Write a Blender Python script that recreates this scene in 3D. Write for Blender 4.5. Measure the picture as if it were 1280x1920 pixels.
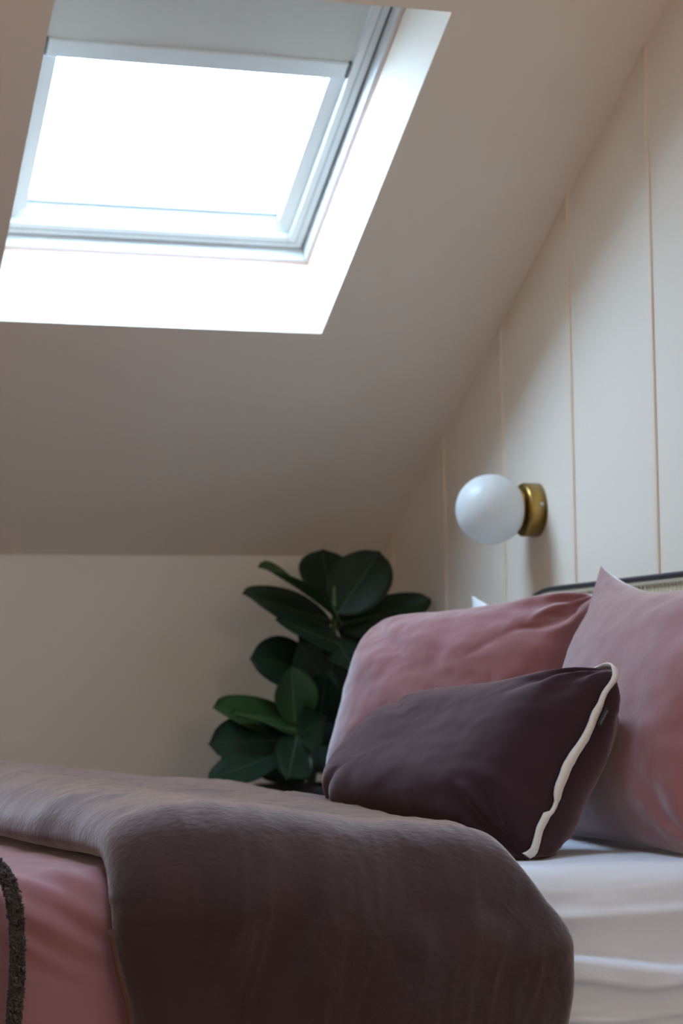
import bpy, bmesh, math, random
from mathutils import Vector, Matrix, noise

for o in list(bpy.data.objects):
    bpy.data.objects.remove(o, do_unlink=True)
SC = bpy.context.scene
COL = SC.collection

# ------------------------------------------------------------------ camera
CAM_Z = 0.92
cam_data = bpy.data.cameras.new('camera')
cam = bpy.data.objects.new('camera', cam_data)
COL.objects.link(cam)
RIGHT = Vector((0.95300626, -0.3026374, -0.01377227))
DOWN = Vector((0.01158694, 0.08183909, -0.9965782))
FWD = Vector((0.30272894, 0.94958568, 0.08149981))
m = Matrix((RIGHT, -DOWN, -FWD)).transposed().to_4x4()
m.translation = Vector((0, 0, CAM_Z))
cam.matrix_world = m
cam_data.sensor_fit = 'VERTICAL'
cam_data.sensor_height = 36.0
cam_data.sensor_width = 24.0
cam_data.lens = 72.26
cam_data.clip_start = 0.05
cam_data.dof.use_dof = True
cam_data.dof.focus_distance = 3.0
cam_data.dof.aperture_fstop = 5.0
SC.camera = cam

# ------------------------------------------------------------------ room numbers
XR = 1.73                    # headboard wall
XL = -2.3
YK = 5.082                   # knee wall
ZK = 1.2406                  # top of knee wall
AL = 0.50105                 # roof pitch
CA, SA = math.cos(AL), math.sin(AL)
YRIDGE = 1.75
ZRIDGE = ZK + (YK - YRIDGE) * math.tan(AL)
YF = 2 * YRIDGE - YK         # front knee wall
NRM = Vector((0, SA, CA))    # out of the roof
SLP = Vector((0, -CA, SA))   # up the roof
SKX0, SKX1, SKS0, SKS1 = 0.599, 1.323, 0.917, 1.868
REV = 0.20


def roof(x, s, d=0.0):
    return Vector((x, YK, ZK)) + SLP * s + NRM * d


def roof2(x, s, d=0.0):      # the opposite slope
    v = roof(x, s, d)
    return Vector((v.x, 2 * YRIDGE - v.y, v.z))


# ------------------------------------------------------------------ sky and exposure
world = bpy.data.worlds.new('overcast_sky')
SC.world = world
world.use_nodes = True
wn = world.node_tree
wn.nodes.clear()
wo = wn.nodes.new('ShaderNodeOutputWorld')
wb = wn.nodes.new('ShaderNodeBackground')
wb.inputs['Color'].default_value = (0.53, 0.745, 1.0, 1)
wb.inputs['Strength'].default_value = 37.0
wn.links.new(wb.outputs[0], wo.inputs[0])


def portal(name, center, n_in, up, w, h):
    d = bpy.data.lights.new(name, 'AREA')
    d.shape = 'RECTANGLE'
    d.size, d.size_y = w, h
    d.cycles.is_portal = True
    o = bpy.data.objects.new(name, d)
    z = -Vector(n_in).normalized()
    y = Vector(up).normalized()
    x = y.cross(z)
    mm = Matrix((x, y, z)).transposed().to_4x4()
    mm.translation = center
    o.matrix_world = mm
    COL.objects.link(o)
    return o


portal('skylight_portal', roof(0.961, 1.40, 0.31), -NRM, SLP, 0.72, 0.95)
W2X0, W2X1, W2S0, W2S1 = 0.08, 0.87, 2.76, 3.70     # unseen second skylight higher up the slope, placed to light the bed from above
portal('unseen_skylight_portal', roof((W2X0 + W2X1) / 2, (W2S0 + W2S1) / 2, 0.31), -NRM, SLP, 0.84, 0.98)

# assumed warm fill lamp, added unseen behind the camera without any fixture
fill_d = bpy.data.lights.new('assumed_fill_lamp', 'POINT')
fill_d.color = (1.0, 0.80, 0.58)
fill_d.energy = 23.0
fill_d.shadow_soft_size = 0.16
fill_o = bpy.data.objects.new('assumed_fill_lamp', fill_d)
fill_o.location = (0.90, -0.40, 1.60)
COL.objects.link(fill_o)

SC.view_settings.view_transform = 'Standard'
SC.view_settings.look = 'None'
SC.view_settings.exposure = 0.0
SC.view_settings.gamma = 1.0
SC.view_settings.use_curve_mapping = False
SC.cycles.max_bounces = 14
SC.cycles.diffuse_bounces = 10
SC.cycles.transparent_max_bounces = 16
SC.cycles.sample_clamp_indirect = 6.0


# ------------------------------------------------------------------ materials
def mat(name, base, rough=0.6, metal=0.0, sheen=0.0, sheen_tint=None, spec=0.5, bump=None, vary=None, coat=0.0, sub=0.0):
    """bump = list of (kind, scale, strength, distance[, stretch xyz]); vary = (colour2, scale, stretch)."""
    M = bpy.data.materials.new(name)
    M.use_nodes = True
    t = M.node_tree
    b = t.nodes['Principled BSDF']
    b.inputs['Base Color'].default_value = (*base, 1)
    b.inputs['Roughness'].default_value = rough
    b.inputs['Metallic'].default_value = metal
    b.inputs['Specular IOR Level'].default_value = spec
    b.inputs['Sheen Weight'].default_value = sheen
    b.inputs['Sheen Roughness'].default_value = 0.45
    if sheen_tint:
        b.inputs['Sheen Tint'].default_value = (*sheen_tint, 1)
    b.inputs['Coat Weight'].default_value = coat
    if sub:
        b.inputs['Subsurface Weight'].default_value = sub
        b.inputs['Subsurface Radius'].default_value = (0.02, 0.02, 0.02)
        b.inputs['Subsurface Scale'].default_value = 1.0
    tc = t.nodes.new('ShaderNodeTexCoord')

    def coords(st):
        mp = t.nodes.new('ShaderNodeMapping')
        mp.inputs['Scale'].default_value = st
        t.links.new(tc.outputs['Object'], mp.inputs['Vector'])
        return mp.outputs[0]
    if vary:
        c2, sc, st = vary
        nz = t.nodes.new('ShaderNodeTexNoise')
        nz.inputs['Scale'].default_value = sc
        nz.inputs['Detail'].default_value = 5
        t.links.new(coords(st), nz.inputs['Vector'])
        rp = t.nodes.new('ShaderNodeValToRGB')
        rp.color_ramp.elements[0].position = 0.35
        rp.color_ramp.elements[1].position = 0.68
        rp.color_ramp.elements[0].color = (*base, 1)
        rp.color_ramp.elements[1].color = (*c2, 1)
        t.links.new(nz.outputs[0], rp.inputs[0])
        t.links.new(rp.outputs[0], b.inputs['Base Color'])
    prev = None
    for bp in (bump or []):
        kind, sc, stg, dist = bp[:4]
        st = bp[4] if len(bp) > 4 else (1, 1, 1)
        if kind == 'noise':
            nd = t.nodes.new('ShaderNodeTexNoise')
            nd.inputs['Scale'].default_value = sc
            nd.inputs['Detail'].default_value = 4
        else:
            nd = t.nodes.new('ShaderNodeTexWave')
            nd.inputs['Scale'].default_value = sc
            nd.inputs['Distortion'].default_value = 1.5
            nd.inputs['Detail'].default_value = 2
        t.links.new(coords(st), nd.inputs['Vector'])
        bn = t.nodes.new('ShaderNodeBump')
        bn.inputs['Strength'].default_value = stg
        bn.inputs['Distance'].default_value = dist
        t.links.new(nd.outputs[0], bn.inputs['Height'])
        if prev:
            t.links.new(prev.outputs[0], bn.inputs['Normal'])
        prev = bn
    if prev:
        t.links.new(prev.outputs[0], b.inputs['Normal'])
    return M


PAINT = (0.82, 0.73, 0.63)
M = {}
M['paint'] = mat('plaster_pink_paint', PAINT, 0.75, spec=0.25, bump=[('noise', 90, 0.06, 0.002)])
M['knee'] = mat('lightened_wall_paint', (0.90, 0.87, 0.82), 0.75, spec=0.25, bump=[('noise', 90, 0.06, 0.002)])  # wall paint lightened for the knee wall, standing in for lamp light
M['batten'] = mat('batten_paint', (0.82, 0.70, 0.585), 0.55, spec=0.3)
M['caulk'] = mat('pinkish_sealant', (0.62, 0.42, 0.36), 0.8)
M['floor'] = mat('oak_floor', (0.48, 0.44, 0.41), 0.5, vary=((0.42, 0.38, 0.35), 6, (1, 14, 1)))
M['white_frame'] = mat('white_lacquer', (0.74, 0.76, 0.77), 0.35)
M['grey_gap'] = mat('grey_rubber', (0.10, 0.11, 0.115), 0.7)
M['soft_grey'] = mat('pale_grey_seal', (0.40, 0.43, 0.45), 0.6)
M['blue_grey'] = mat('blue_grey_seal', (0.25, 0.34, 0.40), 0.6)
M['blind'] = mat('blind_fabric', (0.62, 0.62, 0.60), 0.9, bump=[('noise', 500, 0.1, 0.001)])
M['alu'] = mat('blind_bar_metal', (0.76, 0.82, 0.86), 0.35, spec=0.5)
M['brass'] = mat('aged_brass', (0.42, 0.28, 0.09), 0.30, metal=1.0, vary=((0.34, 0.21, 0.06), 14, (1, 1, 1)))
M['screw'] = mat('steel_screw', (0.55, 0.55, 0.55), 0.3, metal=1.0)
M['tube'] = mat('black_enamel', (0.018, 0.022, 0.032), 0.28, spec=0.5)
M['cane'] = mat('pale_cane', (0.66, 0.58, 0.42), 0.6)
M['cane_wood'] = mat('pale_beech', (0.50, 0.42, 0.31), 0.5)
M['steel'] = mat('dark_steel', (0.05, 0.05, 0.055), 0.4)
M['sheet'] = mat('white_cotton', (0.69, 0.71, 0.79), 0.85, spec=0.15, sheen=0.1, bump=[('noise', 60, 0.25, 0.004), ('noise', 700, 0.12, 0.0006)])
M['white_case'] = mat('white_pillowcase', (0.78, 0.76, 0.78), 0.85, spec=0.15, bump=[('noise', 60, 0.2, 0.003)])
M['pink'] = mat('dusty_pink_cotton', (0.245, 0.088, 0.088), 0.85, spec=0.12, sheen=1.0, sheen_tint=(0.90, 0.90, 0.95),
                bump=[('noise', 55, 0.13, 0.003, (1, 1, 0.22)), ('noise', 170, 0.28, 0.0014, (1, 1, 0.16)), ('noise', 900, 0.15, 0.0005)])
M['pink_duvet'] = mat('dusty_pink_duvet', (0.26, 0.118, 0.128), 0.85, spec=0.12, sheen=0.5, sheen_tint=(0.92, 0.85, 0.92),
                      bump=[('noise', 30, 0.2, 0.004), ('noise', 900, 0.12, 0.0005)])
M['linen'] = mat('chocolate_linen', (0.044, 0.020, 0.019), 0.9, spec=0.10, sheen=1.0, sheen_tint=(0.80, 0.70, 0.70),
                 bump=[('noise', 34, 0.22, 0.005, (1, 1, 1)), ('noise', 120, 0.45, 0.0025, (0.6, 1, 1)), ('noise', 900, 0.35, 0.0006)],
                 vary=((0.034, 0.016, 0.017), 9, (2.2, 1, 0.7)))
M['linen_hem'] = mat('reddish_lit_linen_hem', (0.105, 0.042, 0.032), 0.9, spec=0.1, sheen=0.2)
M['velvet'] = mat('plum_velvet', (0.030, 0.0125, 0.016), 0.85, spec=0.08, sheen=0.65, sheen_tint=(0.60, 0.42, 0.44),
                  bump=[('noise', 25, 0.08, 0.004, (1.6, 1.6, 0.4)), ('noise', 900, 0.15, 0.0004)])
M['tape'] = mat('cream_cotton_tape', (0.66, 0.60, 0.56), 0.85, spec=0.1, bump=[('noise', 500, 0.2, 0.0006)])
M['tag'] = mat('black_satin_tag', (0.016, 0.016, 0.02), 0.5)
M['tag_ink'] = mat('pale_tag_lettering', (0.30, 0.34, 0.38), 0.6)
M['tuft'] = mat('charcoal_tufted_wool', (0.042, 0.035, 0.035), 0.95, spec=0.05, vary=((0.10, 0.083, 0.075), 90, (1, 1, 1)))
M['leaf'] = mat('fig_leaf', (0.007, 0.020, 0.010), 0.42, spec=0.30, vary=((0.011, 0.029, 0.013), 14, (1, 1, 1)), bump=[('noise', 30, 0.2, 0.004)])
M['leaf_light'] = mat('fig_leaf_brighter', (0.019, 0.050, 0.013), 0.42, spec=0.30, vary=((0.027, 0.064, 0.016), 14, (1, 1, 1)), bump=[('noise', 30, 0.2, 0.004)])  # brighter copy of the leaf green for a few leaves
M['rib'] = mat('leaf_rib', (0.045, 0.085, 0.03), 0.5)
M['rib_light'] = mat('brighter_leaf_rib', (0.08, 0.14, 0.045), 0.5)
M['stem'] = mat('fig_bark', (0.07, 0.055, 0.035), 0.8)
M['shoot'] = mat('green_shoot', (0.11, 0.15, 0.055), 0.6)
M['pot'] = mat('matte_black_pot', (0.012, 0.012, 0.014), 0.6)
M['soil'] = mat('potting_soil', (0.02, 0.014, 0.01), 0.95, bump=[('noise', 80, 0.8, 0.01)])


def glass_material():
    g = bpy.data.materials.new('window_glass')
    g.use_nodes = True
    t = g.node_tree
    t.nodes.clear()
    out = t.nodes.new('ShaderNodeOutputMaterial')
    mx = t.nodes.new('ShaderNodeMixShader')
    tr = t.nodes.new('ShaderNodeBsdfTransparent')
    tr.inputs[0].default_value = (0.97, 0.985, 0.98, 1)
    gl = t.nodes.new('ShaderNodeBsdfGlossy')
    gl.inputs['Roughness'].default_value = 0.02
    mx.inputs[0].default_value = 0.06
    t.links.new(tr.outputs[0], mx.inputs[1])
    t.links.new(gl.outputs[0], mx.inputs[2])
    t.links.new(mx.outputs[0], out.inputs[0])
    return g


def opal_material():
    g = bpy.data.materials.new('opal_glass')
    g.use_nodes = True
    t = g.node_tree
    t.nodes.clear()
    out = t.nodes.new('ShaderNodeOutputMaterial')
    df = t.nodes.new('ShaderNodeBsdfDiffuse')
    df.inputs[0].default_value = (0.86, 0.87, 0.87, 1)
    tl = t.nodes.new('ShaderNodeBsdfTranslucent')
    tl.inputs[0].default_value = (0.86, 0.87, 0.87, 1)
    gl = t.nodes.new('ShaderNodeBsdfGlossy')
    gl.inputs['Roughness'].default_value = 0.35
    a = t.nodes.new('ShaderNodeMixShader')
    a.inputs[0].default_value = 0.45
    b = t.nodes.new('ShaderNodeMixShader')
    b.inputs[0].default_value = 0.04
    t.links.new(df.outputs[0], a.inputs[1])
    t.links.new(tl.outputs[0], a.inputs[2])
    t.links.new(a.outputs[0], b.inputs[1])
    t.links.new(gl.outputs[0], b.inputs[2])
    t.links.new(b.outputs[0], out.inputs[0])
    return g


M['opal'] = opal_material()
M['glass'] = glass_material()


# ------------------------------------------------------------------ mesh helpers
def mesh_obj(name, verts, faces, material, parent=None, smooth=False, loc=None):
    """World-space verts; with a parent or loc the mesh is stored relative to it."""
    org = Vector(loc) if loc is not None else (parent.matrix_world.translation.copy() if parent else Vector((0, 0, 0)))
    me = bpy.data.meshes.new(name)
    if loc is not None and parent is not None:
        base = Vector(loc)
    else:
        base = org
    me.from_pydata([tuple(Vector(v) - base) for v in verts], [], faces)
    me.update()
    if smooth:
        me.polygons.foreach_set('use_smooth', [True] * len(me.polygons))
    if material:
        me.materials.append(material)
    o = bpy.data.objects.new(name, me)
    COL.objects.link(o)
    if parent is not None:
        o.parent = parent
        o.matrix_parent_inverse = Matrix.Identity(4)
        off = base - parent.matrix_world.translation
        o.location = off
        o.matrix_world = Matrix.Translation(base)
    else:
        o.location = base
        o.matrix_world = Matrix.Translation(base)
    return o


def thing(name, label, cat, loc, group=None):
    o = bpy.data.objects.new(name, None)
    COL.objects.link(o)
    o.empty_display_size = 0.05
    o.location = loc
    o.matrix_world = Matrix.Translation(Vector(loc))
    tag(o, label, cat, group)
    return o


def tag(o, label, cat, group=None):
    o['label'] = label
    o['category'] = cat
    if group:
        o['group'] = group
    return o


def structure(o):
    o['kind'] = 'structure'
    return o


class MB:
    def __init__(s):
        s.v, s.f = [], []

    def add(s, vs, fs):
        b = len(s.v)
        s.v += [Vector(v) for v in vs]
        s.f += [tuple(b + i for i in f) for f in fs]

    def hexa(s, p):          # 8 corners: bottom ring 0-3, top ring 4-7
        s.add(p, [(3, 2, 1, 0), (4, 5, 6, 7), (0, 1, 5, 4), (1, 2, 6, 5), (2, 3, 7, 6), (3, 0, 4, 7)])

    def box(s, a, b):
        x0, y0, z0 = a
        x1, y1, z1 = b
        s.hexa([(x0, y0, z0), (x1, y0, z0), (x1, y1, z0), (x0, y1, z0), (x0, y0, z1), (x1, y0, z1), (x1, y1, z1), (x0, y1, z1)])

    def rbox(s, fn, x0, x1, s0, s1, d0, d1):   # box in roof coordinates
        s.hexa([fn(x0, s0, d0), fn(x1, s0, d0), fn(x1, s1, d0), fn(x0, s1, d0), fn(x0, s0, d1), fn(x1, s0, d1), fn(x1, s1, d1), fn(x0, s1, d1)])

    def tube(s, pts, r, n=10, caps=True):
        pts = [Vector(p) for p in pts]
        rr = r if isinstance(r, (list, tuple)) else [r] * len(pts)
        b = len(s.v)
        a = None
        for i, p in enumerate(pts):
            d = (pts[min(i + 1, len(pts) - 1)] - pts[max(i - 1, 0)]).normalized()
            if a is None:
                a = d.orthogonal().normalized()
            else:
                a = a - d * a.dot(d)
                a = a.normalized() if a.length > 1e-6 else d.orthogonal().normalized()
            c = d.cross(a)
            for k in range(n):
                t = 2 * math.pi * k / n
                s.v.append(p + (a * math.cos(t) + c * math.sin(t)) * rr[i])
        for i in range(len(pts) - 1):
            for k in range(n):
                k2 = (k + 1) % n
                s.f.append((b + i * n + k, b + i * n + k2, b + (i + 1) * n + k2, b + (i + 1) * n + k))
        if caps:
            s.f.append(tuple(b + k for k in range(n))[::-1])
            e = b + (len(pts) - 1) * n
            s.f.append(tuple(e + k for k in range(n)))

    def lathe(s, prof, c, axis, n=48):
        c = Vector(c)
        w = Vector(axis).normalized()
        u = w.orthogonal().normalized()
        v = w.cross(u)
        b = len(s.v)
        for (r, h) in prof:
            for k in range(n):
                t = 2 * math.pi * k / n
                s.v.append(c + w * h + (u * math.cos(t) + v * math.sin(t)) * max(r, 1e-5))
        for i in range(len(prof) - 1):
            for k in range(n):
                k2 = (k + 1) % n
                s.f.append((b + i * n + k, b + i * n + k2, b + (i + 1) * n + k2, b + (i + 1) * n + k))

    def build(s, name, material, parent=None, smooth=False, loc=None):
        return mesh_obj(name, s.v, s.f, material, parent, smooth, loc)


def bevel(o, w=0.003, seg=2):
    md = o.modifiers.new('bevel', 'BEVEL')
    md.width = w
    md.segments = seg
    md.limit_method = 'ANGLE'
    md.angle_limit = math.radians(40)
    return o


def fb(p, o=3):
    return noise.fractal(Vector(p), 1.0, 2.1, o, noise_basis='PERLIN_ORIGINAL')


def sstep(a, b, x):
    t = max(0.0, min(1.0, (x - a) / (b - a)))
    return t * t * (3 - 2 * t)


# ------------------------------------------------------------------ room shell
def slope_with_holes(mb, fn, x0, x1, s0, s1, holes, rev):
    xs = sorted({x0, x1, *[h[0] for h in holes], *[h[1] for h in holes]})
    ss = sorted({s0, s1, *[h[2] for h in holes], *[h[3] for h in holes]})
    for i in range(len(xs) - 1):
        for j in range(len(ss) - 1):
            mx, ms = (xs[i] + xs[i + 1]) / 2, (ss[j] + ss[j + 1]) / 2
            if any(h[0] < mx < h[1] and h[2] < ms < h[3] for h in holes):
                continue
            mb.add([fn(xs[i], ss[j]), fn(xs[i + 1], ss[j]), fn(xs[i + 1], ss[j + 1]), fn(xs[i], ss[j + 1])], [(0, 1, 2, 3)])
    for h in holes:
        ring = [(h[0], h[2]), (h[1], h[2]), (h[1], h[3]), (h[0], h[3])]
        for k in range(4):
            a, b = ring[k], ring[(k + 1) % 4]
            mb.add([fn(*a), fn(*b), fn(*b, rev), fn(*a, rev)], [(0, 1, 2, 3)])


SRIDGE = (YK - YRIDGE) / CA
cm = MB()
slope_with_holes(cm, roof, XL, XR, 0, SRIDGE, [(SKX0, SKX1, SKS0, SKS1), (W2X0, W2X1, W2S0, W2S1)], REV)
slope_with_holes(cm, roof2, XL, XR, 0, SRIDGE, [], REV)
structure(cm.build('ceiling', M['paint']))

fl = MB()
fl.box((XL, YF, -0.05), (XR, YK, 0))
structure(fl.build('floor', M['floor']))
wk = MB()
wk.box((XL, YK, 0), (XR, YK + 0.08, ZK))
structure(wk.build('wall_back', M['knee']))
wf = MB()
wf.box((XL, YF - 0.08, 0), (XR, YF, ZK))
structure(wf.build('wall_front', M['paint']))


def gable(x0, x1):
    mb = MB()
    prof = [(YF, 0), (YK, 0), (YK, ZK), (YRIDGE, ZRIDGE), (YF, ZK)]
    n = len(prof)
    vs = [(x0, y, z) for y, z in prof] + [(x1, y, z) for y, z in prof]
    mb.add(vs, [tuple(range(n)), tuple(range(n, 2 * n))[::-1]] + [(i, (i + 1) % n, n + (i + 1) % n, n + i) for i in range(n)])
    return mb


structure(gable(XL - 0.08, XL).build('wall_left', M['paint']))
wall_right = structure(gable(XR, XR + 0.08).build('wall_right', M['paint']))
B4, BD = 4.6129, 0.37722
for k in range(-1, 9):
    y = B4 - k * BD
    zt = ZK + (YK - y) * math.tan(AL) if y > YRIDGE else ZK + (y - YF) * math.tan(AL)
    if y > YK - 0.02:
        continue
    bm_ = MB()
    t, w = 0.0045, 0.017
    # slim bead with rounded nose
    prof = [(0, -w / 2), (-t * 0.75, -w / 2), (-t, -w / 4), (-t, w / 4), (-t * 0.75, w / 2), (0, w / 2)]
    lo = [(XR + px, y + py, 0.0) for px, py in prof]
    hi = [(XR + px, y + py, zt - py * math.tan(AL) - 0.001) for px, py in prof]
    n = len(prof)
    bm_.add(lo + hi, [tuple(range(n)), tuple(range(n, 2 * n))[::-1]] + [(i, (i + 1) % n, n + (i + 1) % n, n + i) for i in range(n)])
    bm_.build('batten', M['batten'], wall_right)


# ------------------------------------------------------------------ roof windows
def roof_window(name, fn, x0, x1, s0, s1, top_open):
    e = bpy.data.objects.new(name, None)
    COL.objects.link(e)
    e.location = fn((x0 + x1) / 2, s0, REV)
    e.matrix_world = Matrix.Translation(e.location)
    e['kind'] = 'structure'
    D0 = REV

    def ring(mb, ix, o, d0, d1):        # rectangular ring: from inset o (outer) to inset ix (inner)
        mb.rbox(fn, x0 + o, x0 + ix, s0 + o, s1 - o, d0, d1)
        mb.rbox(fn, x1 - ix, x1 - o, s0 + o, s1 - o, d0, d1)
        mb.rbox(fn, x0 + ix, x1 - ix, s0 + o, s0 + ix, d0, d1)
        mb.rbox(fn, x0 + ix, x1 - ix, s1 - ix, s1 - o, d0, d1)
    a = MB()
    ring(a, 0.003, -0.002, D0 - 0.004, D0 + 0.002)
    a.build('sealant_line', M['caulk'], e)
    a = MB()
    ring(a, 0.010, -0.06, D0, D0 + 0.14)
    bevel(a.build('outer_frame', M['white_frame'], e), 0.002)
    a = MB()
    ring(a, 0.016, 0.008, D0 + 0.040, D0 + 0.10)
    a.build('rubber_gasket', M['grey_gap'], e)
    a = MB()
    ring(a, 0.050, 0.015, D0 + 0.030, D0 + 0.09)
    bevel(a.build('sash', M['white_frame'], e), 0.003)
    a = MB()
    ring(a, 0.0335, 0.0315, D0 + 0.0285, D0 + 0.032)
    a.build('sash_groove', M['soft_grey'], e)
    # sloping glazing bead between sash and glass
    o1, i1 = 0.0502, 0.082
    mb = MB()
    oc = [(x0 + o1, s0 + o1), (x1 - o1, s0 + o1), (x1 - o1, s1 - o1), (x0 + o1, s1 - o1)]
    ic = [(x0 + i1, s0 + i1), (x1 - i1, s0 + i1), (x1 - i1, s1 - i1), (x0 + i1, s1 - i1)]
    for k in range(4):
        k2 = (k + 1) % 4
        di = .068 if k == 0 else .046
        mb.hexa([fn(*oc[k], D0 + .042), fn(*oc[k2], D0 + .042), fn(*oc[k2], D0 + .092), fn(*oc[k], D0 + .092),
                 fn(*ic[k], D0 + di), fn(*ic[k2], D0 + di), fn(*ic[k2], D0 + .092), fn(*ic[k], D0 + .092)])
    mb.build('glazing_bead', M['white_frame'], e)
    a = MB()
    ring(a, 0.0855, 0.0815, D0 + 0.066, D0 + 0.073)
    a.build('glass_seal', M['blue_grey'], e)
    a = MB()
    a.rbox(fn, x0 + 0.07, x1 - 0.07, s0 + 0.07, s1 - 0.07, D0 + 0.073, D0 + 0.079)
    a.build('glass_pane', M['glass'], e)
    return e


roof_window('window_1', roof, SKX0, SKX1, SKS0, SKS1, False)
roof_window('unseen_window_2', roof, W2X0, W2X1, W2S0, W2S1, True)

# blind, pulled part of the way down the skylight
bl = thing('roller_blind', 'pale grey roller blind half drawn over the top of the bright skylight', 'blind', roof(0.961, 1.45, 0.24))
BS = 1.466
a = MB()
for i in range(1):
    a.rbox(roof, SKX0 + .0512, SKX1 - .0512, BS + .03, SKS1 - .02, 0.2385, 0.2400)
a.build('blind_fabric', M['blind'], bl)
a = MB()
a.rbox(roof, SKX0 + .0555, SKX1 - .0555, BS - .013, BS + .034, 0.233, 0.2405)
bevel(a.build('bottom_bar', M['alu'], bl), 0.004)
for x in (SKX0 + .0532, SKX1 - .0532):
    a = MB()
    a.rbox(roof, x - .0022, x + .0022, BS - .006, BS + .036, 0.232, 0.2405)
    a.build('bar_end_cap', M['grey_gap'], bl)
a = MB()
a.tube([roof(SKX0 + .066, SKS1 - .03, .236), roof(SKX1 - .066, SKS1 - .03, .236)], 0.012, 16)
a.build('roller', M['blind'], bl, True)

# ------------------------------------------------------------------ wall lamp
LY, LZ = 4.05, 1.277
lamp = thing('wall_lamp', 'brass wall lamp with white opal globe on the panelled wall', 'lamp', (XR, LY, LZ))
a = MB()
ax = (-1, 0, 0)
a.lathe([(0, 0.0), (0.0575, 0.0), (0.0575, 0.030), (0.0565, 0.0345), (0.053, 0.037), (0, 0.037)], (XR, LY, LZ), ax, 64)
a.build('backplate', M['brass'], lamp, True)
a = MB()
a.lathe([(0, 0.036), (0.034, 0.036), (0.034, 0.042), (0.045, 0.044), (0.046, 0.050), (0.046, 0.056), (0.043, 0.058), (0, 0.058)], (XR, LY, LZ), ax, 48)
a.build('shade_holder', M['brass'], lamp, True)
a = MB()
GR = 0.0745
prof = [(GR * math.sin(t), 0.032 + GR * 1.0 - GR * math.cos(t)) for t in [0.45 + (math.pi - 0.45) * k / 40 for k in range(41)]]
a.lathe([(0.0, prof[0][1])] + prof, (XR, LY, LZ), ax, 64)
a.build('globe_shade', M['opal'], lamp, True)
a = MB()
th = math.radians(-8)
sd = Vector((0, -math.cos(th), math.sin(-th)))
a.lathe([(0, 0), (0.0042, 0), (0.0042, 0.0012), (0.003, 0.002), (0, 0.002)], Vector((XR - 0.012, LY, LZ)) + sd * 0.0575, sd, 14)
a.build('fixing_screw', M['screw'], lamp, True)

# ------------------------------------------------------------------ bed frame and headboard
MX0, MX1, MY0, MY1, MZ0, MZ1 = -0.32, 1.655, 2.735, 4.135, 0.38, 0.652
bed = thing('bed_frame', 'bed with black tubular headboard and woven cane panel against the panelled wall', 'bed', (0.68, 3.45, 0))
HX = 1.692
HTOP, HR = 1.106, 0.34
HY0, HY1 = 2.66, 4.235


def arch(inset, z0, n=14):
    r = HR - inset
    pts = [(HX, HY1 - inset, z0)]
    pts.append((HX, HY1 - inset, HTOP - HR - .05))
    for k in range(n + 1):
        t = math.pi / 2 * k / n
        pts.append((HX, HY1 - HR + r * math.cos(t), HTOP - HR + r * math.sin(t)))
    for k in range(n + 1):
        t = math.pi / 2 * k / n
        pts.append((HX, HY0 + HR - r * math.sin(t), HTOP - HR + r * math.cos(t)))
    pts.append((HX, HY0 + inset, HTOP - HR - .05))
    pts.append((HX, HY0 + inset, z0))
    return pts


a = MB()
a.tube(arch(0.006, 0.0), 0.0062, 14)
a.build('headboard_tube', M['tube'], bed, True)
# flat beech border inside the tube
a = MB()
p0, p1 = arch(0.0122, 0.42), arch(0.0185, 0.42)
n = len(p0)
vs = []
for dx in (-0.007, 0.007):
    vs += [Vector(p) + Vector((dx, 0, 0)) for p in p0] + [Vector(p) + Vector((dx, 0, 0)) for p in p1]
fs = []
for i in range(n - 1):
    fs += [(i, i + 1, n + i + 1, n + i), (2 * n + i + 1, 2 * n + i, 3 * n + i, 3 * n + i + 1),
           (i + 1, i, 2 * n + i, 2 * n + i + 1), (n + i, n + i + 1, 3 * n + i + 1, 3 * n + i)]
a.add(vs, fs)
a.build('cane_border', M['cane_wood'], bed)


def arch_top(y):
    r = HR - 0.0185
    if y > HY1 - HR:
        dd = y - (HY1 - HR)
    elif y < HY0 + HR:
        dd = (HY0 + HR) - y
    else:
        return HTOP - 0.0185
    return HTOP - HR + math.sqrt(max(r * r - dd * dd, 0))


a = MB()
pitch = 0.0150
k = 0
y = HY0 + 0.03
while y < HY1 - 0.03:
    zt = arch_top(y)
    for dy in (-0.0022, 0.0022):
        a.box((HX - .0015, y + dy - .0018, 0.44), (HX + .0004, y + dy + .0018, zt))
    y += pitch
z = 0.45
while z < HTOP - 0.0195:
    hi = HY1 - 0.0195
    if z > HTOP - HR:
        r = HR - 0.0195
        hi = HY1 - HR + math.sqrt(max(r * r - (z - HTOP + HR) ** 2, 0))
    lo = HY0 + HY1 - hi
    for dz in (-0.0022, 0.0022):
        a.box((HX - .0004, lo, z + dz - .0018), (HX + .0015, hi, z + dz + .0018))
    z += pitch
cw = a.build('cane_webbing', M['cane'], bed)
cw['kind'] = 'stuff'
a = MB()
a.box((MX0, MY0 + .02, 0.30), (MX1, MY0 + .06, 0.38))
a.build('side_rail', M['steel'], bed)
a = MB()
a.box((MX0, MY1 - .06, 0.30), (MX1, MY1 - .02, 0.38))
a.build('side_rail', M['steel'], bed)
a = MB()
a.box((MX0, MY0 + .02, 0.30), (MX0 + .04, MY1 - .02, 0.38))
a.build('foot_rail', M['steel'], bed)
for k in range(12):
    x = MX0 + 0.10 + k * 0.155
    a = MB()
    a.box((x, MY0 + .06, 0.355), (x + .07, MY1 - .06, 0.379))
    a.build('slat', M['cane_wood'], bed)
for (x, y) in ((MX0 + .02, MY0 + .05), (MX0 + .02, MY1 - .05), (MX1 - .02, MY0 + .05), (MX1 - .02, MY1 - .05)):
    a = MB()
    a.tube([(x, y, 0), (x, y, 0.305)], [0.014, 0.018], 14)
    a.build('leg', M['steel'], bed, True)


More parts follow.
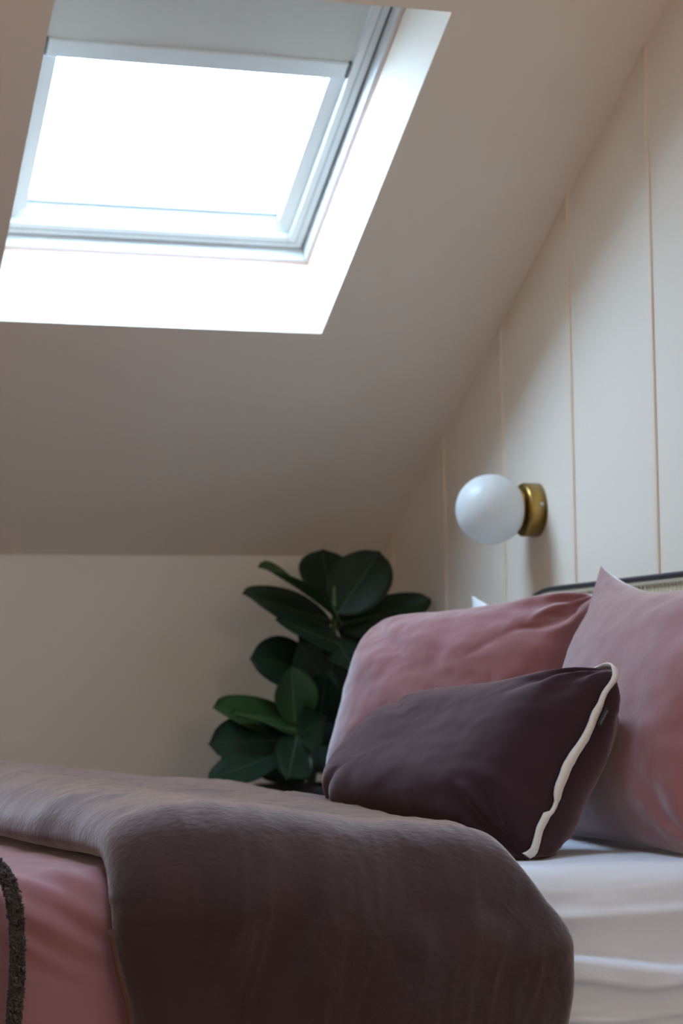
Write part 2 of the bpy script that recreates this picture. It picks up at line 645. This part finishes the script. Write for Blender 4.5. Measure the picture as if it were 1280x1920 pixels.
# ------------------------------------------------------------------ mattress with its fitted sheet
def cross_path(y0, y1, zt, zb, r, step=0.012):
    """points and normals from the far bottom over the top to the near bottom, with arc length"""
    pts = []

    def line(a, b, nrm):
        L = math.hypot(b[0] - a[0], b[1] - a[1])
        n = max(1, int(L / step))
        for i in range(n):
            t = i / n
            pts.append((a[0] + (b[0] - a[0]) * t, a[1] + (b[1] - a[1]) * t, nrm[0], nrm[1]))

    def arc(cy, cz, t0, t1):
        n = max(6, int(abs(t1 - t0) * (r + 0.05) / step))
        for i in range(n):
            t = t0 + (t1 - t0) * i / n
            pts.append((cy + r * math.cos(t), cz + r * math.sin(t), math.cos(t), math.sin(t)))
    line((y1, zb), (y1, zt - r), (1, 0))
    arc(y1 - r, zt - r, 0, math.pi / 2)
    line((y1 - r, zt), (y0 + r, zt), (0, 1))
    arc(y0 + r, zt - r, math.pi / 2, math.pi)
    line((y0, zt - r), (y0, zb), (-1, 0))
    pts.append((y0, zb, -1, 0))
    return pts


mat_th = thing('mattress', 'mattress in a creased white fitted sheet under the pillows', 'mattress', (0.68, 3.45, MZ0))
a = MB()
a.box((MX0 + .03, MY0 + .03, MZ0 + .002), (MX1 - .03, MY1 - .03, MZ1 - .035))
bevel(a.build('mattress_core', M['white_case'], mat_th), 0.03, 3)
path = cross_path(MY0, MY1, MZ1, MZ0 + 0.002, 0.045, 0.005)
NX = 150
vs, fs = [], []
for i in range(NX + 1):
    u = i / NX
    x = MX0 + (MX1 - MX0) * u
    e = min(1.0, min(u, 1 - u) * (MX1 - MX0) / 0.045)
    rnd = 0.045 * (1 - math.sqrt(max(0, 1 - (1 - e) ** 2)))
    for (y, z, ny, nz) in path:
        d = 0.0
        if y < MY0 + 0.05 and z < MZ1 - 0.004:       # near side: long soft creases
            zt = 0.521 - 0.10 * (x - 1.2) + 0.004 * math.sin(x * 17)
            zb = 0.477 + 0.008 * math.cos((x - 1.33) * 24 + 3.1) - 0.02 * (x - 1.3)
            d += 0.016 * sstep(zt + 0.004, zt - 0.004, z) * sstep(zb - 0.004, zb + 0.004, z)
            d -= 0.011 * sstep(0.585, zt + 0.004, z) * sstep(zt - 0.004, zt + 0.004, z)
            zc = 0.438 + 0.008 * math.sin(x * 13 + 0.6)
            d += 0.012 * sstep(zc + 0.016, zc, z) * sstep(zc - 0.006, zc, z)
            zd = 0.582 + 0.004 * math.sin(x * 9)
            d += 0.005 * sstep(zd + 0.012, zd, z) * sstep(zd - 0.022, zd, z)
            d -= 0.006 * sstep(zb - 0.004, zc + 0.016, z) * sstep(zb + 0.001, zb - 0.004, z) * (1 if z > zc else 0)
            d = d * sstep(0.92, 1.08, x) if x < 1.08 else d
            d += 0.003 * fb((x * 4, z * 16, 3.3)) + 0.0012 * fb((x * 18, z * 40, 1.1))
        else:
            d += 0.003 * fb((x * 6, y * 6, 7.7)) - 0.002
        d = d * e - rnd
        vs.append((x, y + ny * d, z + nz * d))
npth = len(path)
for i in range(NX):
    for j in range(npth - 1):
        q = i * npth + j
        fs.append((q, q + npth, q + npth + 1, q + 1))
fs.append(tuple(range(npth)))
fs.append(tuple(NX * npth + k for k in range(npth))[::-1])
mesh_obj('fitted_sheet', vs, fs, M['sheet'], mat_th, True)


# ------------------------------------------------------------------ duvets
def slab(name, xl, xr, path, inner, thick, disp, nu, material, pw=4.0, edge_v=0.04, loc=None):
    """closed puffy layer lying over a cross path; xl(v), xr(v) its side edges, thick(u,v) its loft"""
    L = [0]
    for k in range(1, len(path)):
        L.append(L[-1] + math.hypot(path[k][0] - path[k - 1][0], path[k][1] - path[k - 1][1]))
    tot = L[-1]
    nv = len(path)
    vs, fs = [], []
    for side in (0, 1):
        for i in range(nu + 1):
            # cluster columns toward the two edges
            w = i / nu
            u = 0.5 - 0.5 * math.cos(math.pi * w)
            u = 0.55 * u + 0.45 * w
            e = max(0.0, 1 - abs(2 * u - 1) ** pw) ** 0.5
            for j, (y, z, ny, nz) in enumerate(path):
                v = L[j]
                ev = math.sqrt(max(0.0, 1 - (1 - min(1, min(v, tot - v) / edge_v)) ** 2))
                ee = e * ev
                x = xl(v, y, z) + (xr(v, y, z) - xl(v, y, z)) * u
                T = thick(u, v, y, z)
                inn = inner(u)
                mid = inn + T * 0.30
                if side == 0:
                    d = mid + T * 0.70 * ee + disp(x, v, y, z, u) * ee
                else:
                    d = mid - T * 0.30 * ee
                vs.append((x, y + ny * d, z + nz * d))
    N = (nu + 1) * nv
    for i in range(nu):
        for j in range(nv - 1):
            q = i * nv + j
            fs.append((q, q + nv, q + nv + 1, q + 1))
            fs.append((N + q, N + q + 1, N + q + nv + 1, N + q + nv))
    for j in range(nv - 1):
        fs.append((j, j + 1, N + j + 1, N + j))
        q = nu * nv + j
        fs.append((q + 1, q, N + q, N + q + 1))
    for i in range(nu):
        q = i * nv
        fs.append((q + nv, q, N + q, N + q + nv))
        q = i * nv + nv - 1
        fs.append((q, q + nv, N + q + nv, N + q))
    o = mesh_obj(name, vs, fs, material, None, True, loc)
    me = o.data
    bm = bmesh.new()
    bm.from_mesh(me)
    bmesh.ops.remove_doubles(bm, verts=bm.verts, dist=1e-5)
    bmesh.ops.recalc_face_normals(bm, faces=bm.faces)
    bm.to_mesh(me)
    bm.free()
    me.polygons.foreach_set('use_smooth', [True] * len(me.polygons))
    return o


dpath = cross_path(MY0 - 0.012, MY1 + 0.012, MZ1 + 0.010, 0.16, 0.055, 0.008)
TOT = sum(math.hypot(dpath[k][0] - dpath[k - 1][0], dpath[k][1] - dpath[k - 1][1]) for k in range(1, len(dpath)))


def pink_disp(x, v, y, z, u):
    d = 0.004 * fb((x * 5, v * 4, 2.2))
    # pull creases fanning out over the near edge
    if y < 2.95:
        k = sstep(0.50, 0.60, z) if z < 0.66 else 1.0
        d += 0.003 * k * math.sin((x * 1.0 + (z - 0.6) * 1.6 + (y - 2.7) * 0.5) * 95 + 2 * fb((x * 6, v * 3, 9.1))) * math.exp(-((x - 0.45) / 0.10) ** 2) * sstep(2.95, 2.72, y)
    return d


pink = slab('duvet', lambda v, y, z: -0.40, lambda v, y, z: 0.600 + 0.012 * fb((v * 5, 1.7, 0)), dpath, lambda u: 0.0,
            lambda u, v, y, z: 0.009, pink_disp, 110, M['pink_duvet'], pw=16, loc=(0.1, 3.43, 0.16))
tag(pink, 'dusty pink duvet hanging over the near side of the bed at lower left', 'duvet')


def thr_thick(u, v, y, z):
    on_top = sstep(MZ1 - 0.12, MZ1 - 0.005, z)
    top = 0.100 - 0.046 * sstep(0.0, 0.95, u) + 0.012 * fb((u * 2.5, v * 2.5, 5.5))
    far = sstep(3.0, 3.9, y)
    top += 0.012 * far * (1 - u)
    side = 0.075 + 0.012 * fb((u * 3, v * 3, 8.5))
    return side + (top - side) * on_top


def thr_l(v, y, z):
    b = 0.530 - 0.075 * sstep(2.72, 3.35, y) + 0.012 * fb((v * 4, 0.4, 3.3))
    if z < 0.62 and y < 3:
        b += 0.030 * sstep(0.66, 0.45, z)
    return b


def thr_r(v, y, z):
    b = 1.085 + 0.010 * fb((v * 4, 6.4, 3.3))
    if y < 3.0 and z < 0.665:
        b += 0.020 + 0.090 * sstep(0.68, 0.54, z) - 0.04 * sstep(0.50, 0.36, z) + 0.006 * math.sin(v * 30)
    elif y < 3.0:
        b += 0.020 * sstep(3.0, 2.8, y)
    else:
        b += 0.015 * sstep(3.0, 3.6, y)
    return b


def thr_disp(x, v, y, z, u):
    top = sstep(MZ1 - 0.06, MZ1 + 0.005, z)
    near = 1.0 if y < 3.1 else 0.0
    d = 0.006 * fb((x * 5, v * 5, 1.2)) + 0.0016 * fb((x * 11, v * 22, 4.2), 4)
    # crinkles on the top and over the edge
    r = abs(fb((x * 9 + v * 4, v * 13 - x * 3, 2.9)))
    d += top * 0.0014 * (1 - min(1, r * 3.2)) ** 2
    r2 = abs(fb((x * 15, v * 22 + x * 9, 12.9)))
    d += top * 0.0008 * (1 - min(1, r2 * 3.0)) ** 2
    # slanting folds of the hanging side
    hang = near * (1 - top)
    f = fb((x * 11 + v * 3.2, v * 1.6, 6.1), 2)
    d += hang * 0.012 * f
    r3 = abs(fb((x * 14 + v * 4.0, v * 2.6, 16.1), 3))
    d += hang * 0.0035 * (1 - min(1, r3 * 3)) ** 2
    return d


throw = slab('folded_duvet', thr_l, thr_r, dpath, lambda u: 0.006 - 0.002 * sstep(0.15, 0.5, u), thr_thick, thr_disp, 190, M['linen'], pw=5.0, edge_v=0.05, loc=(0.83, 3.43, 0.16))
tag(throw, 'thick chocolate brown linen quilt folded across the bed in front of the cushions', 'quilt')

# brown hem, reddish light put into its colour, along the quilt's left edge on the near side
hem = MB()
pts = []
vv = 0
prev = None
for (y, z, ny, nz) in dpath:
    if prev:
        vv += math.hypot(y - prev[0], z - prev[1])
    prev = (y, z)
    if y < 2.80 and z < 0.60:
        dd = 0.006 + 0.075 * 0.42
        pts.append((thr_l(vv, y, z) - 0.004, y + ny * dd, z + nz * dd))
hem.tube(pts, 0.0042, 8)
hem.build('hem', M['linen_hem'], throw, True)['label'] = 'brown hem with reddish light painted in'


# charcoal tufted trim worked on the pink duvet: many short loops, one soft band
def pix(px, py, Y):
    """a point of the picture (px of 1280x1920) put at depth Y"""
    d = RIGHT * ((px - 640) / 3853.8) + DOWN * ((py - 960) / 3853.8) + FWD
    return Vector((0, 0, CAM_Z)) + d * (Y / d.y)


random.seed(4)
tf = MB()
ctr = [pix(-14, 1612, 2.72), pix(4, 1632, 2.70), pix(16, 1655, 2.688), pix(25, 1690, 2.684), pix(30, 1730, 2.684), pix(32, 1775, 2.684), pix(31, 1825, 2.684),
       pix(28, 1870, 2.684), pix(24, 1915, 2.684), pix(20, 1970, 2.684)]
dense = []
for i in range(len(ctr) - 1):
    for k in range(26):
        dense.append(ctr[i].lerp(ctr[i + 1], k / 26))
for p in dense:
    for k in range(20):
        off = Vector((random.uniform(-0.0090, 0.0090), random.uniform(-0.010, 0.001), random.uniform(-0.004, 0.004)))
        c = p + off
        r = random.uniform(0.0008, 0.0017)
        d = Vector((random.uniform(-1, 1), random.uniform(-1, -0.1), random.uniform(-1, 1))).normalized() * r * 2.4
        tf.tube([c - d * 0.5, c + d * 0.5, c + d * 1.1 + Vector((0, 0, -r * .6))], [r * .8, r, r * 0.35], 5)
tuft = tf.build('tufted_trim', M['tuft'], pink, True)
tuft['kind'] = 'stuff'
tuft['label'] = 'charcoal tufted wool trim'


# ------------------------------------------------------------------ pillows
def pillow(name, BL, BR, TR, TL, T, material, seed, pin=(0.05, 0.05), p=2.4, q=0.55, sup=0, nu=90, nv=70, wrk=0.006, front=1.0, back=1.0, slump=0.15, flip=False, crease=0.0, sag=0.0, parent=None):
    BL, BR, TR, TL = map(Vector, (BL, BR, TR, TL))
    C = (BL + BR + TR + TL) / 4
    A = ((BR - BL) + (TR - TL)).normalized()
    B = ((TL - BL) + (TR - BR)).normalized()
    N = A.cross(B).normalized()

    def base(a, b):
        if sup:
            sn = sup[0 if a < 0 else 1] if isinstance(sup, tuple) else sup
            k = max(abs(a), abs(b)) / max(1e-9, (abs(a) ** sn + abs(b) ** sn) ** (1 / sn))
            a, b = a * k, b * k
        s, t = (a + 1) / 2, (b + 1) / 2
        P = BL * (1 - s) * (1 - t) + BR * s * (1 - t) + TR * s * t + TL * (1 - s) * t
        P = P - A * ((BR - BL).length / 2) * pin[0] * a * abs(a) ** 1.5 * (1 - b * b)
        hb = (TL - BL).length / 2
        kb = pin[1] if b > 0 else pin[1] * 0.12
        P = P - B * hb * kb * b * abs(b) ** 1.5 * (1 - a * a)
        return P

    def surf(a, b, side):
        P = base(a, b)
        h = (max(0, 1 - abs(a) ** p) * max(0, 1 - abs(b) ** p)) ** q
        sl = 1 - slump * b if (side > 0 or back <= 1) else 0.92 + 0.02 * b
        amp = T / 2 * h * sl * (front if side > 0 else back if back <= 1 else back * (0.3 + 0.7 * sstep(-0.5, 0.5, a)))
        edge = min(1.0, h * 3)
        w = wrk * fb((a * 1.7 + seed, b * 1.7, seed * 1.3 + side)) + wrk * 0.35 * fb((a * 5 + seed, b * 5, seed + side * 3), 3)
        # creases running in from the corners
        cr = 0
        if crease:
            for (ca, cb) in ((-1, 1), (1, 1), (1, -1), (-1, -1)):
                dx, dy = a - ca, b - cb
                rr = math.hypot(dx, dy)
                if rr < 1.1:
                    th = math.atan2(dy, dx)
                    cr += (crease if ca > 0 else crease * 0.15) * math.sin(th * 11 + seed * 2 + 2.0 * fb((rr * 3, th, seed))) * math.exp(-((rr - 0.28) / 0.28) ** 2)
        return P + N * side * (amp + (w + cr) * edge)
    vs, fs = [], []
    idx = {}

    def gp(i, n):            # finer rows at the edges
        w = i / n
        u = 0.5 - 0.5 * math.cos(math.pi * w)
        return 2 * (0.6 * u + 0.4 * w) - 1
    for side in (1, -1):
        for i in range(nu + 1):
            for j in range(nv + 1):
                bd = i in (0, nu) or j in (0, nv)
                if side == -1 and bd:
                    idx[(side, i, j)] = idx[(1, i, j)]
                    continue
                idx[(side, i, j)] = len(vs)
                vs.append(surf(gp(i, nu), gp(j, nv), side))
    for side in (1, -1):
        for i in range(nu):
            for j in range(nv):
                f = (idx[(side, i, j)], idx[(side, i + 1, j)], idx[(side, i + 1, j + 1)], idx[(side, i, j + 1)])
                fs.append(f if side > 0 else f[::-1])
    lo = Vector((C.x, C.y, min(v.z for v in vs)))
    o = mesh_obj(name, vs, fs, material, parent, True, lo)
    return o, base, (A, B, N), surf


far_white, *_ = pillow('pillow', (1.605, 4.12, 0.665), (1.605, 3.56, 0.665), (1.625, 3.58, 1.02), (1.63, 4.185, 1.100), 0.075, M['white_case'], 3.1, wrk=0.003, pin=(0.05, 0.10))
tag(far_white, 'white pillow with one corner showing behind the far pink pillow', 'pillow')
near_white, *_ = pillow('pillow', (1.605, 3.36, 0.665), (1.605, 2.76, 0.665), (1.625, 2.80, 1.115), (1.625, 3.36, 1.03), 0.075, M['white_case'], 5.4, wrk=0.003)
tag(near_white, 'white pillow showing a sliver behind the near pink pillow at right frame edge', 'pillow')

far_pink, *_ = pillow('pillow', (1.150, 3.80, 0.665), (1.45, 3.40, 0.665), (1.645, 3.48, 1.105), (1.275, 3.86, 1.055), 0.22, M['pink'], 1.7, pin=(0.03, 0.15), sup=5, wrk=0.008, crease=0.011, back=0.45)
tag(far_pink, 'rumpled pink pillow leaning on the headboard, farther from the camera, beside the plant', 'pillow')
near_pink, *_ = pillow('pillow', (1.425, 3.36, 0.650), (1.425, 2.72, 0.650), (1.575, 2.74, 1.105), (1.585, 3.42, 1.122), 0.20, M['pink'], 8.2, pin=(0.05, 0.25), wrk=0.006, crease=0.005, back=0.35, slump=0.35)
tag(near_pink, 'large pink pillow with pointed corner at right frame edge, nearer the camera', 'pillow')

# plum velvet cushion with a cream tape along both short ends
cush, cbase, (cA, cB, cN), csurf = pillow('velvet_cushion', (1.030, 3.40, 0.668), (1.183, 2.835, 0.652), (1.352, 2.865, 0.937), (1.183, 3.42, 0.890), 0.19, M['velvet'], 6.6,
                                pin=(0.03, 0.13), sup=(3.6, 18), wrk=0.004, crease=0.006, slump=0.30, p=4.5, back=1.5)
tag(cush, 'plum velvet lumbar cushion edged with cream tape in front of the pink pillows', 'cushion')


def tape(end, wid):
    """cream binding: a little way along the top edge, round the corner, down the short end"""
    path = []
    for k in range(7):
        path.append((end * ((0.80 + 0.20 * k / 6) if end > 0 else (0.60 + 0.40 * k / 6)), 1.0))
    for k in range(1, 41):
        path.append((end, 1.0 - 2.0 * k / 40))
    vs, fs = [], []
    n = len(path)
    C = cbase(0, 0)
    for i, (a_, b_) in enumerate(path):
        P = cbase(a_, b_)
        out = (cA * end * 0.8 if i > 6 else cB * 0.8)
        P = P + out * (0.004 if i > 6 else 0.007 if end > 0 else 0.020) + cN * (0.010 * fb((i * 0.10 + end, 2.2, 1.1)) + (0.004 if i > 36 else 0))
        w = wid * (0.8 + 0.35 * fb((i * 0.17, end, 4.4)))
        if i < 6:
            w *= 0.8 + 0.10 * i
        if 34 <= i <= 36:
            w *= 0.55
        th = 0.0022
        for s in (-1, 1):
            vs.append(P + cN * w * s + out * 0.0)
        for s in (1, -1):
            vs.append(P + cN * w * s * 0.8 + out * th * 2.0)
    for i in range(n - 1):
        for k in range(4):
            k2 = (k + 1) % 4
            fs.append((i * 4 + k, i * 4 + k2, i * 4 + 4 + k2, i * 4 + 4 + k))
    fs.append((0, 1, 2, 3))
    fs.append(tuple((n - 1) * 4 + k for k in (3, 2, 1, 0)))
    o = mesh_obj('edge_tape', vs, fs, M['tape'], cush, True)
    o['label'] = 'cream cotton tape'
    return o


tape(1, 0.0085)
tape(-1, 0.0085)

# small woven tag with pale lettering beside the tape
ta, tb = 1.0, 0.50
P0 = cbase(ta, tb)
tn = (cA * 0.92 - cN * 0.38).normalized()      # the side it faces
tup = (cbase(1, 0.62) - cbase(1, 0.40)).normalized()
tside = tup.cross(tn).normalized()
tg = MB()
org = P0 + cA * 0.010 - cN * 0.0135
W_, H_ = 0.012, 0.030
quad = [org + tside * sx * W_ / 2 + tup * sy * H_ / 2 for sx, sy in ((-1, -1), (1, -1), (1, 1), (-1, 1))]
tg.hexa(quad + [v + tn * 0.0008 for v in quad])
tagobj = tg.build('care_tag', M['tag'], cush)
tagobj['label'] = 'black woven tag'
fc = bpy.data.curves.new('lettering', 'FONT')
fc.body = 'habitat'
fc.size = 0.0088
fc.align_x = 'CENTER'
fc.align_y = 'CENTER'
fc.extrude = 0.0001
fo = bpy.data.objects.new('lettering_curve', fc)
COL.objects.link(fo)
bpy.context.view_layer.update()
lm = bpy.data.meshes.new_from_object(fo.evaluated_get(bpy.context.evaluated_depsgraph_get()))
bpy.data.objects.remove(fo, do_unlink=True)
xa, ya = -tup, -tside
if xa.cross(ya).dot(tn) < 0:
    ya = -ya
lv = [org + tn * 0.0012 + xa * v.co.x + ya * v.co.y + tn * v.co.z for v in lm.vertices]
mesh_obj('lettering', lv, [tuple(p.vertices) for p in lm.polygons], M['tag_ink'], tagobj)

# ------------------------------------------------------------------ fiddle-leaf fig in the corner
plant = thing('fiddle_leaf_fig', 'dark green fiddle leaf fig standing in the corner behind the bed', 'plant', (1.40, 4.70, 0))
PZ = 0.60
a = MB()
a.lathe([(0, 0), (0.085, 0), (0.088, 0.01), (0.125, PZ + .06), (0.128, PZ + .075), (0.120, PZ + .075), (0.112, PZ + 0.03), (0, PZ + 0.03)], (1.40, 4.70, 0), (0, 0, 1), 40)
a.build('planter', M['pot'], plant, True)
a = MB()
a.lathe([(0, 0.045), (0.05, 0.043), (0.115, 0.036)], (1.40, 4.70, PZ), (0, 0, 1), 24)
a.build('soil', M['soil'], plant, True)


def curve_pts(pts, n=8):
    out = []
    P = [Vector(p) for p in pts]
    for i in range(len(P) - 1):
        p0, p1, p2, p3 = P[max(i - 1, 0)], P[i], P[i + 1], P[min(i + 2, len(P) - 1)]
        for k in range(n):
            t = k / n
            out.append(0.5 * ((2 * p1) + (p2 - p0) * t + (2 * p0 - 5 * p1 + 4 * p2 - p3) * t * t + (-p0 + 3 * p1 - 3 * p2 + p3) * t ** 3))
    out.append(P[-1])
    return out


st1 = curve_pts([(1.41, 4.71, PZ + .03), pix(590, 1420, 4.71), pix(612, 1300, 4.72), pix(624, 1200, 4.71), pix(627, 1150, 4.70)])
a = MB()
a.tube(st1, [0.012 - 0.006 * i / len(st1) for i in range(len(st1))], 10)
a.build('stem', M['stem'], plant, True)
st2 = curve_pts([(1.38, 4.69, PZ + .03), pix(565, 1440, 4.68), pix(556, 1395, 4.66), pix(552, 1350, 4.65)])
a = MB()
a.tube(st2, [0.010 - 0.005 * i / len(st2) for i in range(len(st2))], 10)
a.build('stem', M['stem'], plant, True)
a = MB()
a.tube([pix(627, 1185, 4.69), pix(627, 1140, 4.67), pix(626, 1100, 4.66)], [0.005, 0.0042, 0.0022], 8)
a.build('shoot', M['shoot'], plant, True)


def leaf(bp, tp, width, face, fold=0.15, curl=0.0, light=False, wave=0.006, seed=0.0):
    """bp, tp = (px, py, Y) of leaf base and tip; face = direction the upper side looks to"""
    P0, P1 = pix(*bp), pix(*tp)
    A = P1 - P0
    Lg = A.length
    A.normalize()
    F = Vector(face)
    N = (F - A * F.dot(A)).normalized()
    S = A.cross(N).normalized()
    nu, nv = 14, 5
    prof = []
    for i in range(nu + 1):
        t = i / nu
        # fiddle outline: narrow at the stalk, slight waist, broad rounded top
        w = (math.sin(math.pi * min(1, t ** 0.80)) ** 0.62) * (0.62 + 0.50 * t) if 0 < t < 1 else 0.0
        prof.append(max(w, 0.03 if t < 0.5 else 0.02))
    vs = []
    th = 0.0007
    for sgn in (1, -1):
        for i in range(nu + 1):
            t = i / nu
            for j in range(-nv, nv + 1):
                q = j / nv
                w = prof[i] * width * 0.60
                s = q * w
                h = fold * abs(s) + curl * Lg * (t * t - t) + wave * math.sin(6 * t + seed + q * 2.0) * abs(q) + 0.0016 * math.cos(t * 34) * abs(q) * (1 - abs(q)) * 2
                vs.append(P0 + A * (t * Lg) + S * s + N * (h + sgn * th))
    m_ = 2 * nv + 1
    Nn = (nu + 1) * m_
    fs = []
    for i in range(nu):
        for j in range(m_ - 1):
            k = i * m_ + j
            fs.append((k, k + 1, k + m_ + 1, k + m_))
            fs.append((Nn + k, Nn + k + m_, Nn + k + m_ + 1, Nn + k + 1))
    for i in range(nu):
        for j in (0, m_ - 1):
            k = i * m_ + j
            fs.append((k, k + m_, Nn + k + m_, Nn + k) if j else (k + m_, k, Nn + k, Nn + k + m_))
    o = mesh_obj('leaf', vs, fs, M['leaf_light'] if light else M['leaf'], plant, True, P0)
    if light:
        o['label'] = 'brighter green leaf'
    rb = MB()
    pts = [P0 + A * (t * Lg) + N * (curl * Lg * (t * t - t) + 0.0012) for t in [k / 10 * 0.94 for k in range(11)]]
    pts = [P0 - A * 0.02 - N * 0.004] + pts
    rb.tube(pts, [0.0022] * 2 + [0.0020 - 0.0016 * k / 10 for k in range(10)], 6)
    rb.build('midrib', M['rib_light'] if light else M['rib'], o, True)
    return o


UPC = (-0.25, -0.8, 0.55)      # up and toward the camera
# top whorl
leaf((633, 1162, 4.66), (485, 1060, 4.58), 0.105, (0.55, -0.25, 0.9), 0.35, -0.10, True, seed=.2)      # folded, upper left
leaf((622, 1140, 4.76), (603, 1030, 4.86), 0.145, (0.05, -1, 0.12), 0.1, 0.0, seed=1.3)                # back centre
leaf((634, 1150, 4.66), (712, 1034, 4.70), 0.150, (-0.45, -0.9, 0.25), 0.12, 0.04, seed=2.1)      # right, big
leaf((636, 1172, 4.72), (808, 1126, 4.66), 0.115, (-0.1, -0.75, 0.7), 0.1, 0.05, seed=3.0)             # far right
leaf((622, 1165, 4.70), (455, 1112, 4.60), 0.115, (0.1, -0.75, 0.65), 0.1, 0.03, seed=4.2)             # left dark
leaf((645, 1175, 4.74), (730, 1175, 4.62), 0.11, (0.0, -0.7, 0.7), 0.1, 0.0, seed=5.2)
leaf((640, 1210, 4.66), (518, 1160, 4.56), 0.09, (0.25, -0.75, 0.55), 0.15, 0.02, seed=5.9)
leaf((625, 1190, 4.68), (668, 1262, 4.58), 0.11, (0.1, -0.8, 0.5), 0.1, 0.03, seed=6.6)
# middle
leaf((618, 1262, 4.70), (470, 1232, 4.62), 0.135, (0.1, -0.9, 0.4), 0.12, 0.05, seed=7.4)
leaf((612, 1285, 4.70), (560, 1205, 4.62), 0.12, (-0.1, -0.95, 0.3), 0.1, 0.03, seed=8.3)
leaf((600, 1345, 4.66), (612, 1260, 4.58), 0.10, (-0.3, -0.9, 0.3), 0.1, 0.05, seed=9.1)
# lower whorl
leaf((553, 1355, 4.63), (545, 1250, 4.60), 0.105, (0.10, -1, 0.15), 0.40, 0.02, True, seed=10.2)
leaf((548, 1352, 4.66), (400, 1326, 4.60), 0.105, (0.15, -0.75, 0.6), 0.15, 0.06, True, seed=11.3)
leaf((556, 1372, 4.62), (432, 1334, 4.54), 0.050, (0.2, -0.5, 0.8), 0.2, 0.03, True, seed=12.3)
leaf((550, 1388, 4.62), (392, 1392, 4.56), 0.120, (0.1, -0.95, 0.35), 0.1, 0.05, seed=13.1)
leaf((540, 1405, 4.66), (415, 1420, 4.60), 0.10, (0.0, -1, 0.2), 0.1, 0.0, seed=14.0)
leaf((545, 1405, 4.60), (390, 1462, 4.50), 0.085, (0.2, -0.6, 0.75), 0.1, 0.04, seed=15.3)
leaf((556, 1385, 4.60), (540, 1460, 4.50), 0.105, (0.25, -0.85, 0.4), 0.15, 0.06, seed=16.1)
leaf((562, 1380, 4.60), (606, 1350, 4.54), 0.10, (-0.2, -0.9, 0.4), 0.15, 0.05, seed=17.5)
leaf((565, 1400, 4.66), (604, 1450, 4.58), 0.11, (-0.1, -0.9, 0.3), 0.15, 0.05, seed=18.4)
leaf((590, 1395, 4.72), (500, 1450, 4.66), 0.12, (0.0, -1.0, 0.1), 0.1, 0.0, seed=19.4)
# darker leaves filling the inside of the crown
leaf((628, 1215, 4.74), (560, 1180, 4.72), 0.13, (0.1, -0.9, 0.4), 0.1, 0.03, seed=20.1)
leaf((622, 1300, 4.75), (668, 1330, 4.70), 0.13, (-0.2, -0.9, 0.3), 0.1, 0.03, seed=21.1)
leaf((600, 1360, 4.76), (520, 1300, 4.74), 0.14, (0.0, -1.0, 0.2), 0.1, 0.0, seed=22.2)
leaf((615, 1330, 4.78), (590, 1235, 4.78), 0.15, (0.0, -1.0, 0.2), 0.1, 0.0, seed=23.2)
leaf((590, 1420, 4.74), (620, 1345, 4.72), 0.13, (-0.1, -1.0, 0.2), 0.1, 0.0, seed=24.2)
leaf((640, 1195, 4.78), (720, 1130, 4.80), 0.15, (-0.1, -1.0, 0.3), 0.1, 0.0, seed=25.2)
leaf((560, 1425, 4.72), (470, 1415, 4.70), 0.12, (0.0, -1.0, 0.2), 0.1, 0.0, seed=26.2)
